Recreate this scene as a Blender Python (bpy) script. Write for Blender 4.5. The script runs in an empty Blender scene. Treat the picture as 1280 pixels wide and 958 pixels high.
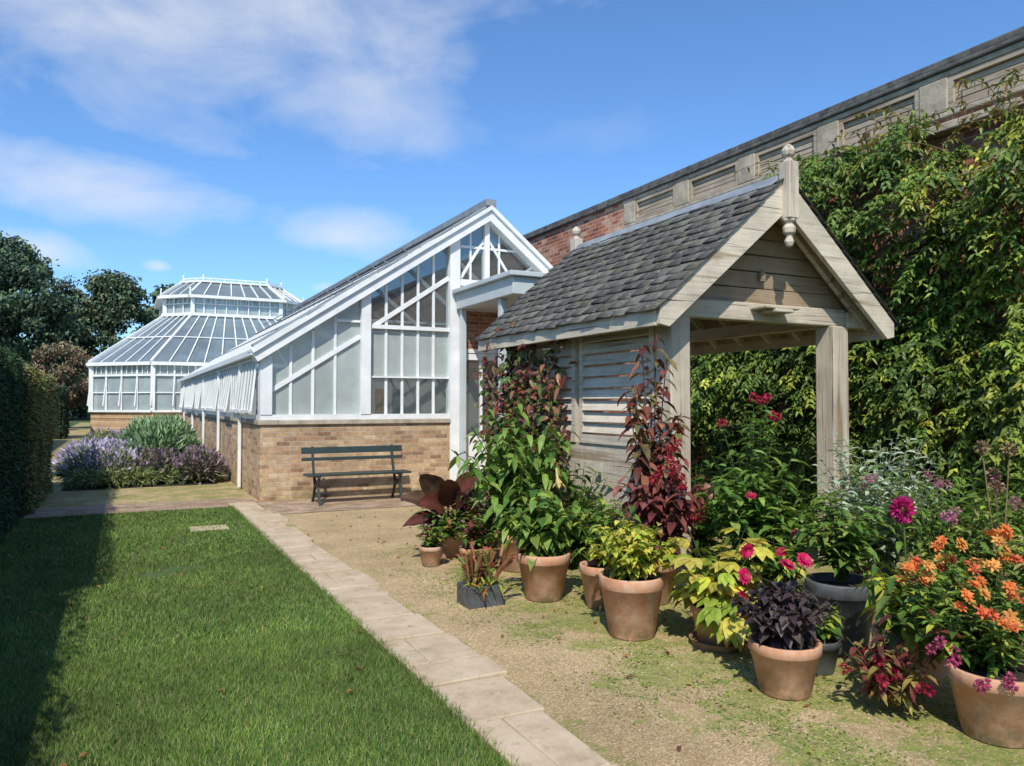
import bpy, math, random
import numpy as np
from mathutils import Vector, noise as mn
random.seed(7); rng=np.random.default_rng(7)
D=bpy.data; S=bpy.context.scene
S.view_settings.view_transform='Standard'; S.view_settings.look='None'; S.view_settings.exposure=0
col=S.collection
# ---------------------------------------------------------------- helpers
def empty(name,loc=(0,0,0)):
    o=D.objects.new(name,None); o.empty_display_size=.2; col.objects.link(o); return o
class MB:
    def __init__(s): s.v=[];s.f=[];s.m=[]
    def quadbox(s,c8,mi=0):
        b=len(s.v); s.v+= [tuple(p) for p in c8]
        for f in((0,3,2,1),(4,5,6,7),(0,1,5,4),(1,2,6,5),(2,3,7,6),(3,0,4,7)):
            s.f.append(tuple(b+i for i in f)); s.m.append(mi)
    def box(s,x0,x1,y0,y1,z0,z1,mi=0,j=0.0):
        if j:
            x0-=random.random()*j;x1+=random.random()*j;y0-=random.random()*j;y1+=random.random()*j;z0-=random.random()*j;z1+=random.random()*j
        s.quadbox([(x0,y0,z0),(x1,y0,z0),(x1,y1,z0),(x0,y1,z0),(x0,y0,z1),(x1,y0,z1),(x1,y1,z1),(x0,y1,z1)],mi)
    def beam(s,p0,p1,w,h,up=(0,0,1),mi=0,j=.0025):
        p0=Vector(p0);p1=Vector(p1);d=(p1-p0).normalized();u=Vector(up)
        if abs(d.dot(u))>.98:u=Vector((0,1,0))
        sd=d.cross(u).normalized();u=sd.cross(d).normalized()
        w=w/2+random.random()*j;h=h/2+random.random()*j
        c=[]
        for p in(p0,p1):
            c.append([p-sd*w-u*h,p+sd*w-u*h,p+sd*w+u*h,p-sd*w+u*h])
        s.quadbox([c[0][0],c[0][1],c[1][1],c[1][0],c[0][3],c[0][2],c[1][2],c[1][3]],mi)
    def prism_xz(s,pts,y0,y1,mi=0):
        b=len(s.v);n=len(pts)
        s.v+=[(p[0],y0,p[1]) for p in pts]+[(p[0],y1,p[1]) for p in pts]
        s.f.append(tuple(b+i for i in range(n)));s.m.append(mi)
        s.f.append(tuple(b+n+i for i in reversed(range(n))));s.m.append(mi)
        for i in range(n):
            k=(i+1)%n; s.f.append((b+i,b+n+i,b+n+k,b+k));s.m.append(mi)
    def prism_xy(s,pts,z0,z1,mi=0):
        b=len(s.v);n=len(pts)
        s.v+=[(p[0],p[1],z0) for p in pts]+[(p[0],p[1],z1) for p in pts]
        s.f.append(tuple(b+i for i in reversed(range(n))));s.m.append(mi)
        s.f.append(tuple(b+n+i for i in range(n)));s.m.append(mi)
        for i in range(n):
            k=(i+1)%n; s.f.append((b+i,b+k,b+n+k,b+n+i));s.m.append(mi)
    def poly(s,pts,mi=0):
        b=len(s.v);s.v+=[tuple(p) for p in pts];s.f.append(tuple(range(b,b+len(pts))));s.m.append(mi)
    def lathe(s,prof,cx,cy,n=28,mi=0):
        b=len(s.v)
        for r,z in prof:
            for i in range(n):
                a=2*math.pi*i/n; s.v.append((cx+r*math.cos(a),cy+r*math.sin(a),z))
        for k in range(len(prof)-1):
            for i in range(n):
                j=(i+1)%n; s.f.append((b+k*n+i,b+k*n+j,b+(k+1)*n+j,b+(k+1)*n+i));s.m.append(mi)
    def obj(s,name,mats,parent=None,bevel=0,smooth=False):
        me=D.meshes.new(name);me.from_pydata(s.v,[],s.f);me.update()
        if not isinstance(mats,(list,tuple)):mats=[mats]
        for m in mats:me.materials.append(m)
        me.polygons.foreach_set('material_index',s.m)
        if smooth:me.polygons.foreach_set('use_smooth',[True]*len(s.f))
        o=D.objects.new(name,me);col.objects.link(o)
        if parent:o.parent=parent
        if bevel:
            b=o.modifiers.new('b','BEVEL');b.width=bevel;b.segments=2;b.limit_method='ANGLE';b.angle_limit=.6
        return o
def nrmz(a): return a/np.maximum(np.linalg.norm(a,axis=-1,keepdims=True),1e-9)
class Leaves:
    def __init__(s): s.v=[];s.f=[];s.c=[];s.n=0
    def _push(s,V,F,C):
        s.v.append(V.reshape(-1,3));s.f.append(F.reshape(-1,3));s.c.append(C.reshape(-1,3));s.n+=V.reshape(-1,3).shape[0]
    def add(s,pos,d,up,L,W,c,fold=.25,droop=.3,simple=False,wide=.4):
        pos=np.asarray(pos,float).reshape(-1,3);N=len(pos)
        d=nrmz(np.broadcast_to(np.asarray(d,float),(N,3)));up=np.broadcast_to(np.asarray(up,float),(N,3))
        L=np.broadcast_to(np.asarray(L,float),(N,))[:,None];W=np.broadcast_to(np.asarray(W,float),(N,))[:,None]
        c=np.broadcast_to(np.asarray(c,float),(N,3))
        sd=nrmz(np.cross(d,up)+1e-6);nr=nrmz(np.cross(sd,d))
        z=np.array([0,0,1.])
        def P(t,w): return pos+d*L*t-z*droop*L*t*t+sd*W*w+nr*W*fold*abs(w)*2
        if simple:
            V=np.stack([P(0,0),P(wide,.5),P(wide,-.5),P(1,0)],1)
            F=np.array([[0,1,3],[0,3,2]]);k=4
        else:
            V=np.stack([P(0,0),P(.28,.42),P(.28,0),P(.28,-.42),P(.65,.4),P(.65,0),P(.65,-.4),P(1,0)],1)
            F=np.array([[0,1,2],[0,2,3],[1,4,5],[1,5,2],[2,5,6],[2,6,3],[4,7,5],[5,7,6]]);k=8
        Fa=F[None]+(np.arange(N)*k)[:,None,None]+s.n
        C=np.repeat(c[:,None,:],k,1)
        s._push(V,Fa,C)
    def blade(s,pos,d,up,L,W,c,droop=.4,n=9,wave=.03):
        # one large smooth-edged leaf (banana, canna): rows across a curved midrib
        pos=np.array(pos,float);d=nrmz(np.array(d,float));sd=nrmz(np.cross(d,up));nr=np.cross(sd,d);V=[];C=[]
        for i in range(n+1):
            t=i/n;w=W*.5*math.sin(math.pi*min(1,.04+.96*t)**.75)**.8 if i<n else .001
            ce=pos+d*L*t-np.array([0,0,1])*droop*L*t*t
            for q in(-1,-.5,0,.5,1):
                V.append(ce+sd*w*q+nr*(abs(q)*w*.28+wave*math.sin(t*17+q*2)*abs(q)));C.append(np.array(c)*(1.35 if q==0 else rng.uniform(.85,1.15)))
        F=[]
        for i in range(n):
            for q in range(4):
                a=i*5+q;F+=[[a,a+1,a+6],[a,a+6,a+5]]
        s._push(np.array(V),np.array(F)+s.n,np.array(C))
    def tube(s,pts,radii,c,sides=4):
        pts=np.asarray(pts,float);n=len(pts);V=[];radii=np.broadcast_to(radii,(n,))
        for i in range(n):
            t=nrmz(pts[min(i+1,n-1)]-pts[max(i-1,0)])
            a=np.cross(t,[.31,.95,.1]);a=nrmz(a);b=np.cross(t,a)
            for k in range(sides):
                an=2*math.pi*k/sides;V.append(pts[i]+radii[i]*(math.cos(an)*a+math.sin(an)*b))
        F=[]
        for i in range(n-1):
            for k in range(sides):
                j=(k+1)%sides;F+= [[i*sides+k,i*sides+j,(i+1)*sides+j],[i*sides+k,(i+1)*sides+j,(i+1)*sides+k]]
        s._push(np.array(V),np.array(F)+s.n,np.tile(np.asarray(c,float),(len(V),1)))
    def obj(s,name,mat,parent=None):
        V=np.concatenate(s.v);F=np.concatenate(s.f);C=np.concatenate(s.c)
        me=D.meshes.new(name);me.vertices.add(len(V));me.vertices.foreach_set('co',V.astype(np.float32).ravel())
        me.loops.add(F.size);me.loops.foreach_set('vertex_index',F.astype(np.int32).ravel())
        me.polygons.add(len(F));me.polygons.foreach_set('loop_start',np.arange(0,F.size,3,dtype=np.int32))
        me.polygons.foreach_set('loop_total',np.full(len(F),3,dtype=np.int32))
        a=me.color_attributes.new('Col','FLOAT_COLOR','POINT')
        a.data.foreach_set('color',np.concatenate([C,np.ones((len(C),1))],1).astype(np.float32).ravel())
        me.update();me.validate();me.materials.append(mat)
        o=D.objects.new(name,me);col.objects.link(o)
        if parent:o.parent=parent
        return o
def pick(cols,n,j=.22):
    cols=np.asarray(cols,float);c=cols[rng.integers(0,len(cols),n)]
    return c*(1+rng.uniform(-j,j,(n,1)))*(1+rng.uniform(-.06,.06,(n,3)))
def rdir(n):
    a=rng.normal(size=(n,3));return nrmz(a)
# ---------------------------------------------------------------- materials
def newmat(name):
    m=D.materials.new(name);m.use_nodes=True;nt=m.node_tree
    b=nt.nodes['Principled BSDF'];return m,nt,b
def ramp(nt,fac,stops):
    r=nt.nodes.new('ShaderNodeValToRGB');e=r.color_ramp.elements
    while len(e)<len(stops):e.new(.5)
    for i,(p,c) in enumerate(stops):
        e[i].position=p;e[i].color=(c[0],c[1],c[2],1)
    nt.links.new(fac,r.inputs[0]);return r.outputs[0]
def noi(nt,vec,scale,detail=5,rough=.6,dist=0):
    n=nt.nodes.new('ShaderNodeTexNoise');n.inputs['Scale'].default_value=scale;n.inputs['Detail'].default_value=detail
    n.inputs['Roughness'].default_value=rough;n.inputs['Distortion'].default_value=dist
    if vec is not None:nt.links.new(vec,n.inputs['Vector'])
    return n.outputs['Fac']
def objc(nt,scale=None):
    t=nt.nodes.new('ShaderNodeNewGeometry').outputs['Position']
    if scale:
        m=nt.nodes.new('ShaderNodeMapping');m.inputs['Scale'].default_value=scale;nt.links.new(t,m.inputs['Vector']);return m.outputs[0]
    return t
def mix(nt,fac,a,b,mode='MIX'):
    n=nt.nodes.new('ShaderNodeMixRGB');n.blend_type=mode
    for i,v in((0,fac),(1,a),(2,b)):
        if isinstance(v,(int,float)):n.inputs[i].default_value=v
        elif isinstance(v,tuple):n.inputs[i].default_value=(v[0],v[1],v[2],1)
        else:nt.links.new(v,n.inputs[i])
    return n.outputs[0]
def mr(nt,val,a,bb):
    n=nt.nodes.new('ShaderNodeMapRange');n.inputs[1].default_value=a;n.inputs[2].default_value=bb;nt.links.new(val,n.inputs[0]);return n.outputs[0]
def mul(nt,a,bb,op='MULTIPLY'):
    n=nt.nodes.new('ShaderNodeMath');n.operation=op
    for i,x in enumerate((a,bb)):
        if isinstance(x,(int,float)):n.inputs[i].default_value=x
        else:nt.links.new(x,n.inputs[i])
    return n.outputs[0]
def bump(nt,b,h,strength=.3,dist=.01):
    n=nt.nodes.new('ShaderNodeBump');n.inputs['Strength'].default_value=strength;n.inputs['Distance'].default_value=dist
    nt.links.new(h,n.inputs['Height']);nt.links.new(n.outputs[0],b.inputs['Normal'])
def simple(name,c1,c2,scale=8,rough=.7,bs=.2,bd=.005,metal=0):
    m,nt,b=newmat(name);v=objc(nt);f=noi(nt,v,scale,6,.65)
    nt.links.new(ramp(nt,f,[(.3,c1),(.7,c2)]),b.inputs['Base Color']);b.inputs['Roughness'].default_value=rough
    b.inputs['Metallic'].default_value=metal
    if bs:bump(nt,b,noi(nt,v,scale*5,4),bs,bd)
    return m
def leafmat(name,trans=.25,rough=.45,noise=True):
    m,nt,b=newmat(name);a=nt.nodes.new('ShaderNodeAttribute');a.attribute_name='Col';c=a.outputs['Color']
    if noise:
        f=noi(nt,objc(nt),18,2);c=mix(nt,1,c,ramp(nt,f,[(.3,(.7,.72,.7)),(.7,(1.25,1.2,1.1))]),'MULTIPLY')
    nt.links.new(c,b.inputs['Base Color']);b.inputs['Roughness'].default_value=rough;b.inputs['Specular IOR Level'].default_value=.35
    if trans:
        t=nt.nodes.new('ShaderNodeBsdfTranslucent');nt.links.new(mix(nt,1,c,(1.5,1.45,.8),'MULTIPLY'),t.inputs[0])
        s=nt.nodes.new('ShaderNodeMixShader');s.inputs[0].default_value=trans
        nt.links.new(b.outputs[0],s.inputs[1]);nt.links.new(t.outputs[0],s.inputs[2]);nt.links.new(s.outputs[0],nt.nodes['Material Output'].inputs[0])
    return m
LEAF=leafmat('leaf');PETAL=leafmat('petal',.3,.6);FOL=leafmat('dense_foliage',0,.55,False);WIST=leafmat('wisteria_leaf',.2,.45,False);GRASSM=leafmat('grass_blade',0,.6,False)
def brick(name,cols,mortar,w=.225,h=.075):
    m,nt,b=newmat(name);g=objc(nt);sx=nt.nodes.new('ShaderNodeSeparateXYZ');nt.links.new(g,sx.inputs[0])
    cb=nt.nodes.new('ShaderNodeCombineXYZ');nt.links.new(mul(nt,sx.outputs[0],sx.outputs[1],'ADD'),cb.inputs[0]);nt.links.new(sx.outputs[2],cb.inputs[1])
    t=nt.nodes.new('ShaderNodeTexBrick');nt.links.new(cb.outputs[0],t.inputs['Vector'])
    t.inputs['Scale'].default_value=1;t.inputs['Brick Width'].default_value=w;t.inputs['Row Height'].default_value=h
    t.inputs['Mortar Size'].default_value=.006;t.inputs['Mortar Smooth'].default_value=.2;t.inputs['Bias'].default_value=0
    t.inputs['Color1'].default_value=(0,0,0,1);t.inputs['Color2'].default_value=(1,1,1,1);t.inputs['Mortar'].default_value=(.5,.5,.5,1)
    n=len(cols);bc=ramp(nt,t.outputs['Color'],[(i/(n-1),c) for i,c in enumerate(cols)])
    bc=mix(nt,1,bc,ramp(nt,noi(nt,g,14,6,.75),[(.3,(.62,.60,.60)),(.7,(1.25,1.25,1.25))]),'MULTIPLY')
    bc=mix(nt,t.outputs['Fac'],bc,mortar)
    bc=mix(nt,mul(nt,mr(nt,noi(nt,g,2.2,7,.8),.55,.68),.5),bc,mortar)
    bc=mix(nt,1,bc,ramp(nt,noi(nt,g,1.1,5,.7),[(.35,(.72,.69,.68)),(.65,(1.08,1.06,1.02))]),'MULTIPLY')
    bc=mix(nt,mul(nt,mr(nt,sx.outputs[2],.45,.0),mr(nt,noi(nt,g,3,5,.7),.35,.62)),bc,mix(nt,1,bc,(.5,.52,.42),'MULTIPLY'))
    nt.links.new(bc,b.inputs['Base Color']);b.inputs['Roughness'].default_value=.9
    bump(nt,b,mul(nt,mul(nt,1.0,t.outputs['Fac'],'SUBTRACT'),mul(nt,noi(nt,g,40,4),.5),'ADD'),.6,.009);return m
BUFF=brick('buff_brick',[(.30,.17,.10),(.52,.35,.19),(.62,.46,.26),(.42,.26,.15),(.66,.52,.32),(.50,.30,.17),(.58,.44,.27)],(.48,.42,.33))
RED=brick('red_brick',[(.20,.06,.035),(.38,.12,.065),(.47,.19,.11),(.28,.11,.07),(.54,.34,.25),(.42,.15,.08)],(.46,.40,.33))
def wood(name,axis,a=(.22,.18,.135),bb=(.60,.535,.43)):
    m,nt,b=newmat(name);sc=[26,26,26];sc[axis]=1.3;v=objc(nt,tuple(sc));f=noi(nt,v,1,8,.7,.4)
    c=ramp(nt,f,[(.25,a),(.42,tuple((x*.3+y*.7) for x,y in zip(a,bb))),(.72,bb)])
    g=noi(nt,objc(nt),2.2,5,.7);c=mix(nt,1,c,ramp(nt,g,[(.3,(.72,.70,.66)),(.7,(1.12,1.1,1.05))]),'MULTIPLY')
    sc2=[9,9,9];sc2[axis]=.5;c=mix(nt,mr(nt,noi(nt,objc(nt,tuple(sc2)),1,3,.5),.60,.68),c,mix(nt,1,c,(.55,.48,.40),'MULTIPLY'))
    sc3=[70,70,70];sc3[axis]=.9;c=mix(nt,mr(nt,noi(nt,objc(nt,tuple(sc3)),1,2,.5),.66,.70),c,(.07,.055,.04))
    nt.links.new(c,b.inputs['Base Color']);b.inputs['Roughness'].default_value=.85;bump(nt,b,f,.7,.01);return m
WX,WY,WZ=wood('weathered_oak_x',0),wood('weathered_oak_y',1),wood('weathered_oak_z',2)
WDX=wood('old_boards',0,(.08,.06,.042),(.38,.295,.20))
WHITE=simple('white_paint',(.66,.67,.66),(.83,.84,.82),3,.45,.05)
GREYP=simple('grey_green_paint',(.42,.47,.48),(.52,.57,.57),3,.5,.05)
STONE=simple('weathered_stone',(.24,.20,.145),(.52,.45,.345),5,.9,.5,.01)
m,nt,b=newmat('paving_stone');v=objc(nt);c=ramp(nt,noi(nt,v,4,7,.7),[(.28,(.36,.265,.165)),(.5,(.50,.39,.26)),(.72,(.60,.49,.35))])
c=mix(nt,mr(nt,noi(nt,v,14,6,.8),.58,.7),c,(.24,.19,.12));c=mix(nt,mul(nt,mr(nt,noi(nt,v,2.3,6,.8),.55,.7),.6),c,(.18,.17,.07))
nt.links.new(c,b.inputs['Base Color']);b.inputs['Roughness'].default_value=.9;bump(nt,b,noi(nt,v,22,6,.7),.5,.008);SLAB=m
DARKST=simple('dark_coping',(.03,.03,.03),(.17,.165,.15),6,.9,.5,.01)
LEAD=simple('lead',(.17,.19,.2),(.30,.33,.35),4,.5,.1)
m,nt,b=newmat('terracotta');v=objc(nt);oi=nt.nodes.new('ShaderNodeObjectInfo')
c=ramp(nt,noi(nt,v,6,6,.7),[(.25,(.36,.165,.09)),(.5,(.53,.27,.155)),(.72,(.62,.40,.28))])
c=mix(nt,mul(nt,mr(nt,noi(nt,v,9,6,.8),.48,.68),mul(nt,oi.outputs['Random'],.95)),c,(.58,.50,.42));sz=nt.nodes.new('ShaderNodeSeparateXYZ');nt.links.new(v,sz.inputs[0])
c=mix(nt,mul(nt,mr(nt,sz.outputs[2],.2,0.0),mr(nt,noi(nt,v,8,5,.7),.35,.6)),c,(.13,.11,.05))
nt.links.new(c,b.inputs['Base Color']);b.inputs['Roughness'].default_value=.85;bump(nt,b,noi(nt,v,60,4),.25,.004);TERRA=m
DARKPOT=simple('dark_pot',(.045,.05,.055),(.11,.12,.125),10,.5)
SOIL=simple('soil',(.02,.014,.01),(.07,.05,.035),30,1,.8,.02)
BENCHM=simple('dark_green_paint',(.018,.032,.03),(.03,.05,.048),9,.45,.1)
INT=simple('interior_plaster',(.5,.5,.46),(.66,.66,.6),3,.8)
def glass(name,t,c,rough=.06,vary=None):
    m,nt,b=newmat(name);b.inputs['Roughness'].default_value=rough;b.inputs['Specular IOR Level'].default_value=.8
    b.inputs['Base Color'].default_value=(*c,1)
    if vary:
        nt.links.new(ramp(nt,noi(nt,objc(nt),vary,4,.6),[(.35,c),(.65,tuple(x*1.35 for x in c))]),b.inputs['Base Color'])
    bump(nt,b,noi(nt,objc(nt),2.5,1),.15,.01)
    tr=nt.nodes.new('ShaderNodeBsdfTransparent');tr.inputs[0].default_value=(.9,.95,.94,1);s=nt.nodes.new('ShaderNodeMixShader');s.inputs[0].default_value=t
    nt.links.new(b.outputs[0],s.inputs[1]);nt.links.new(tr.outputs[0],s.inputs[2]);nt.links.new(s.outputs[0],nt.nodes['Material Output'].inputs[0]);return m
GLASS=glass('clear_glass',.78,(.18,.22,.23));RGLASS=glass('roof_glass',.25,(.10,.12,.13));SGLASS=glass('side_glass',.35,(.36,.42,.42),.06,1.2)
FROST=glass('blind_glass',.22,(.36,.41,.39),.12,1.4)
m,nt,b=newmat('gravel');v=objc(nt)
vo=nt.nodes.new('ShaderNodeTexVoronoi');vo.inputs['Scale'].default_value=125;nt.links.new(v,vo.inputs['Vector'])
sp=nt.nodes.new('ShaderNodeSeparateColor');nt.links.new(vo.outputs['Color'],sp.inputs[0])
c=ramp(nt,sp.outputs[0],[(0,(.27,.19,.09)),(.4,(.41,.305,.16)),(.8,(.49,.38,.215)),(1,(.64,.54,.36))])
c=mix(nt,1,c,ramp(nt,noi(nt,v,1.1,7,.7),[(.3,(.70,.66,.60)),(.62,(1.08,1.05,1.0))]),'MULTIPLY')
sx=nt.nodes.new('ShaderNodeSeparateXYZ');nt.links.new(v,sx.inputs[0])
near=mul(nt,mr(nt,sx.outputs[0],2.25,3.0),mr(nt,sx.outputs[1],9.0,6.5))
patch=mul(nt,noi(nt,v,2.6,9,.75),mul(nt,near,.16),'ADD')
edge=mul(nt,mr(nt,sx.outputs[0],2.12,1.98),.12)
mo=mr(nt,mul(nt,patch,edge,'ADD'),.58,.66)
c=mix(nt,mul(nt,mo,mr(nt,noi(nt,v,50,3),.33,.55)),c,ramp(nt,noi(nt,v,12,4),[(.3,(.10,.14,.02)),(.7,(.25,.29,.05))]))
nt.links.new(c,b.inputs['Base Color']);b.inputs['Roughness'].default_value=.95;bump(nt,b,vo.outputs['Distance'],.5,.007);GRAVEL=m
GROUND=simple('field_grass',(.035,.06,.015),(.08,.12,.03),.7,.95,.3,.02)
m,nt,b=newmat('lawn_turf');v=objc(nt);c=ramp(nt,noi(nt,v,9,7,.7),[(.25,(.045,.07,.016)),(.5,(.065,.115,.025)),(.75,(.10,.15,.035))])
c=mix(nt,mr(nt,noi(nt,v,1.7,6,.7),.60,.68),c,(.16,.115,.065));nt.links.new(c,b.inputs['Base Color']);b.inputs['Roughness'].default_value=1;bump(nt,b,noi(nt,v,70,3),.8,.02);TURF=m
m,nt,b=newmat('brick_paving');v=objc(nt);t=nt.nodes.new('ShaderNodeTexBrick');nt.links.new(v,t.inputs['Vector'])
t.inputs['Scale'].default_value=1;t.inputs['Brick Width'].default_value=.22;t.inputs['Row Height'].default_value=.11;t.inputs['Mortar Size'].default_value=.008
t.inputs['Color1'].default_value=(.27,.17,.11,1);t.inputs['Color2'].default_value=(.46,.33,.23,1);t.inputs['Mortar'].default_value=(.22,.19,.12,1)
c=mix(nt,1,t.outputs['Color'],ramp(nt,noi(nt,v,3,5,.7),[(.3,(.7,.7,.7)),(.7,(1.15,1.15,1.1))]),'MULTIPLY')
nt.links.new(c,b.inputs['Base Color']);b.inputs['Roughness'].default_value=.9;bump(nt,b,t.outputs['Fac'],-.4,.008);PAVE=m
m,nt,b=newmat('roof_slate');a=nt.nodes.new('ShaderNodeAttribute');a.attribute_name='Col';v=objc(nt)
c=mix(nt,1,a.outputs['Color'],ramp(nt,noi(nt,v,22,6,.7),[(.3,(.65,.65,.63)),(.7,(1.3,1.28,1.2))]),'MULTIPLY')
c=mix(nt,mul(nt,mr(nt,noi(nt,v,13,9,.85),.54,.60),.85),c,(.27,.265,.215));c=mix(nt,mul(nt,mr(nt,noi(nt,v,3.5,7,.75),.57,.66),.85),c,(.13,.125,.06))
nt.links.new(c,b.inputs['Base Color']);b.inputs['Roughness'].default_value=.85;b.inputs['Specular IOR Level'].default_value=.2;bump(nt,b,noi(nt,v,40,5),.5,.007);SLATE=m
# ---------------------------------------------------------------- ground
def sheet(name,x0,x1,y0,y1,z,mat,n=1):
    mb=MB();mb.poly([(x0,y0,z),(x1,y0,z),(x1,y1,z),(x0,y1,z)]);return mb.obj(name,mat)
sheet('ground',-500,500,-300,700,0,GROUND)
sheet('gravel_path',-3.0,8.2,-6,75,.004,GRAVEL)
sheet('brick_paving',1.99,5.6,11.4,13.1,.010,PAVE)
sheet('brick_paving',-1.2,1.99,12.62,13.7,.009,PAVE)
mb=MB();mb.box(-2.6,1.53,-6,12.5,-.02,.014);mb.obj('lawn',TURF)
mb=MB();y=-5.0
def slab(x0,x1,y0,y1,z):
    r=lambda s=.012:random.uniform(-s,s)
    mb.prism_xy([(x0+r(),y0+r(.008)),(x1+r(),y0+r(.008)),(x1+r(),y1+r(.008)),(x0+r(),y1+r(.008))],-.02,z)
while y<12.6:
    L=random.choice([.42,.55,.6,.68,.75,.36]);x1=1.99+random.choice([-.04,0,.02,.06]);x0=1.545;dz=random.uniform(0,.012)
    if random.random()<.2:
        xm=random.uniform(1.7,1.8);slab(x0,xm-.006,y,y+L-.018,.024+dz);slab(xm+.006,x1,y,y+L-.018,.026)
    else: slab(x0,x1,y,y+L-.018,.024+dz)
    y+=L
mb.obj('stone_slab_path',SLAB,bevel=.008)
sheet('path_joint_soil',1.53,1.94,-5,12.6,.0085,simple('joint_soil',(.10,.08,.04),(.17,.16,.07),20,1))
mb=MB();mb.box(.8,1.25,10.3,10.65,0,.03);mb.obj('drain_slab',SLAB,bevel=.006)
def blades(x0,x1,y0,y1,dens,h,w,g,bare_=.60):
    n=int((x1-x0)*(y1-y0)*dens);p=np.stack([rng.uniform(x0,x1,n),rng.uniform(y0,y1,n),np.full(n,.012)],1)
    bare=np.array([mn.noise((a*1.3,c*1.3,3.3))+.35*mn.noise((a*5,c*5,8)) for a,c in p[:,:2]])
    bp=np.hypot(p[:,0]-.95,(p[:,1]-3.75)*1.4);bare+=np.maximum(0,.75-bp*3.2)
    p=p[bare<bare_+.25*rng.random(n)];n=len(p)
    patch=np.array([mn.noise((a*.8,c*.8,9.1))+.6*mn.noise((a*4,c*4,2.1)) for a,c in p[:,:2]])[:,None]
    a=rng.uniform(0,6.28,n);sd=np.stack([np.cos(a),np.sin(a),0*a],1)*w*.5
    hh=h*rng.uniform(.5,1.25,n)[:,None];tip=p+np.concatenate([rng.normal(0,.45,(n,2)),np.ones((n,1))],1)*hh
    V=np.stack([p-sd,p+sd,tip],1);F=np.arange(n*3).reshape(n,3)+g.n
    c=pick([(.08,.16,.022),(.115,.205,.03),(.065,.135,.02),(.155,.225,.045),(.20,.21,.075)],n)*(1+.5*patch)
    g._push(V,F,np.repeat(c[:,None,:],3,1))
g=Leaves()
blades(-1.2,1.53,2.2,5.5,14000,.034,.0045,g);blades(-1.2,1.53,5.5,8.5,6500,.034,.007,g);blades(-1.2,1.53,8.5,12.48,3500,.034,.011,g);blades(-1.2,1.53,-.5,2.2,2500,.035,.007,g)
blades(1.49,1.565,2.0,12.5,9000,.05,.005,g,2)
g.obj('lawn_grass',GRASSM)
g=Leaves();n=11000;X=rng.uniform(2.0,4.6,n);Y=rng.uniform(2.2,9,n)
k=(rng.random(n)<.25+.6*(X>2.9));X=X[k];Y=Y[k];n=len(X)
p=np.stack([X,Y,np.full(n,.006)],1);r=rng.uniform(.002,.006,n)[:,None]
o=np.array([[1,0,0],[0,1,0],[-1,0,0],[0,-1,0],[0,0,.8]],float);V=p[:,None,:]+o[None]*r[:,None,:]*rng.uniform(.6,1.3,(n,5,1))
F=np.array([[0,1,4],[1,2,4],[2,3,4],[3,0,4]])[None]+(np.arange(n)*5)[:,None,None]
g._push(V,F,np.repeat(pick([(.54,.44,.25),(.62,.52,.33),(.36,.26,.14)],n)[:,None,:],5,1))
g.obj('gravel_pebbles',FOL)
g=Leaves();n=460;p=np.stack([rng.uniform(-1,4.2,n),rng.uniform(2.5,11,n),np.full(n,.035)],1);k=rng.random(n)<np.where(p[:,0]>2.6,1,.22);p=p[k];n=len(p);p[:,2]=np.where(p[:,0]>1.5,.015,.04)
dd=rdir(n);dd[:,2]*=.15;g.add(p,dd,(0,0,1),rng.uniform(.02,.06,n),.025,pick([(.30,.17,.06),(.42,.33,.08),(.2,.1,.05),(.45,.15,.05)],n),fold=.5,droop=.1)
g.obj('fallen_leaves',LEAF)
g=Leaves();n=7000;X=rng.normal(2.95,.42,n);Y=rng.uniform(2.2,8,n);q=np.array([mn.noise((a*2.2,c*2.2,6)) for a,c in zip(X,Y)]);k=(q>.0)&(X>2.2);X=X[k];Y=Y[k];n=len(X)
g.add(np.stack([X,Y,np.full(n,.004)],1),nrmz(np.concatenate([rng.normal(0,1,(n,2)),np.full((n,1),.5)],1)),(0,0,1),rng.uniform(.008,.03,n),.009,pick([(.14,.20,.03),(.24,.30,.05),(.09,.14,.02)],n),simple=True,droop=.1)
g.obj('moss_and_weeds',FOL)
# ---------------------------------------------------------------- garden wall
gw=empty('garden_wall')
mb=MB();mb.box(8.2,8.65,-6,62,0,4.80);mb.box(8.203,8.65,11.55,62,4.80,5.31);mb.obj('brickwork',RED,gw)
mb=MB();mb.box(8.13,8.72,-6,62,5.315,5.37);mb.box(8.16,8.68,-6,62,5.373,5.46);mb.obj('coping',DARKST,gw,bevel=.015)
mb=MB();mb.box(8.17,8.62,-6,11.55,4.803,4.86);mb.box(8.165,8.62,-6,11.55,5.25,5.312)
ys=[11.35-1.46*i for i in range(12)]
for y in ys: mb.box(8.168,8.62,y-.17,y+.17,4.863,5.248)
mb.box(8.02,8.198,-6,7.9,4.60,4.69)
mb.obj('stone_frieze',STONE,gw,bevel=.012)
mb=MB();mb2=MB()
for y in ys:
    a,bn=y-1.46+.17,y-.17
    mb2.box(8.36,8.4,a,bn,4.87,5.24)
    mb.box(8.18,8.34,a+.002,a+.06,4.865,5.246);mb.box(8.18,8.34,bn-.06,bn-.002,4.865,5.246);mb.box(8.182,8.34,a+.062,bn-.062,5.19,5.245);mb.box(8.182,8.34,a+.062,bn-.062,4.866,4.91)
    for i in range(4): mb.box(8.22+random.random()*.012,8.26,a+.063,bn-.063,4.914+i*.069,4.972+i*.069)
mb.obj('timber_panels',wood('grey_boards',1,(.15,.12,.09),(.50,.42,.33)),gw);mb2.obj('panel_backing',DARKST,gw)
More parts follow.
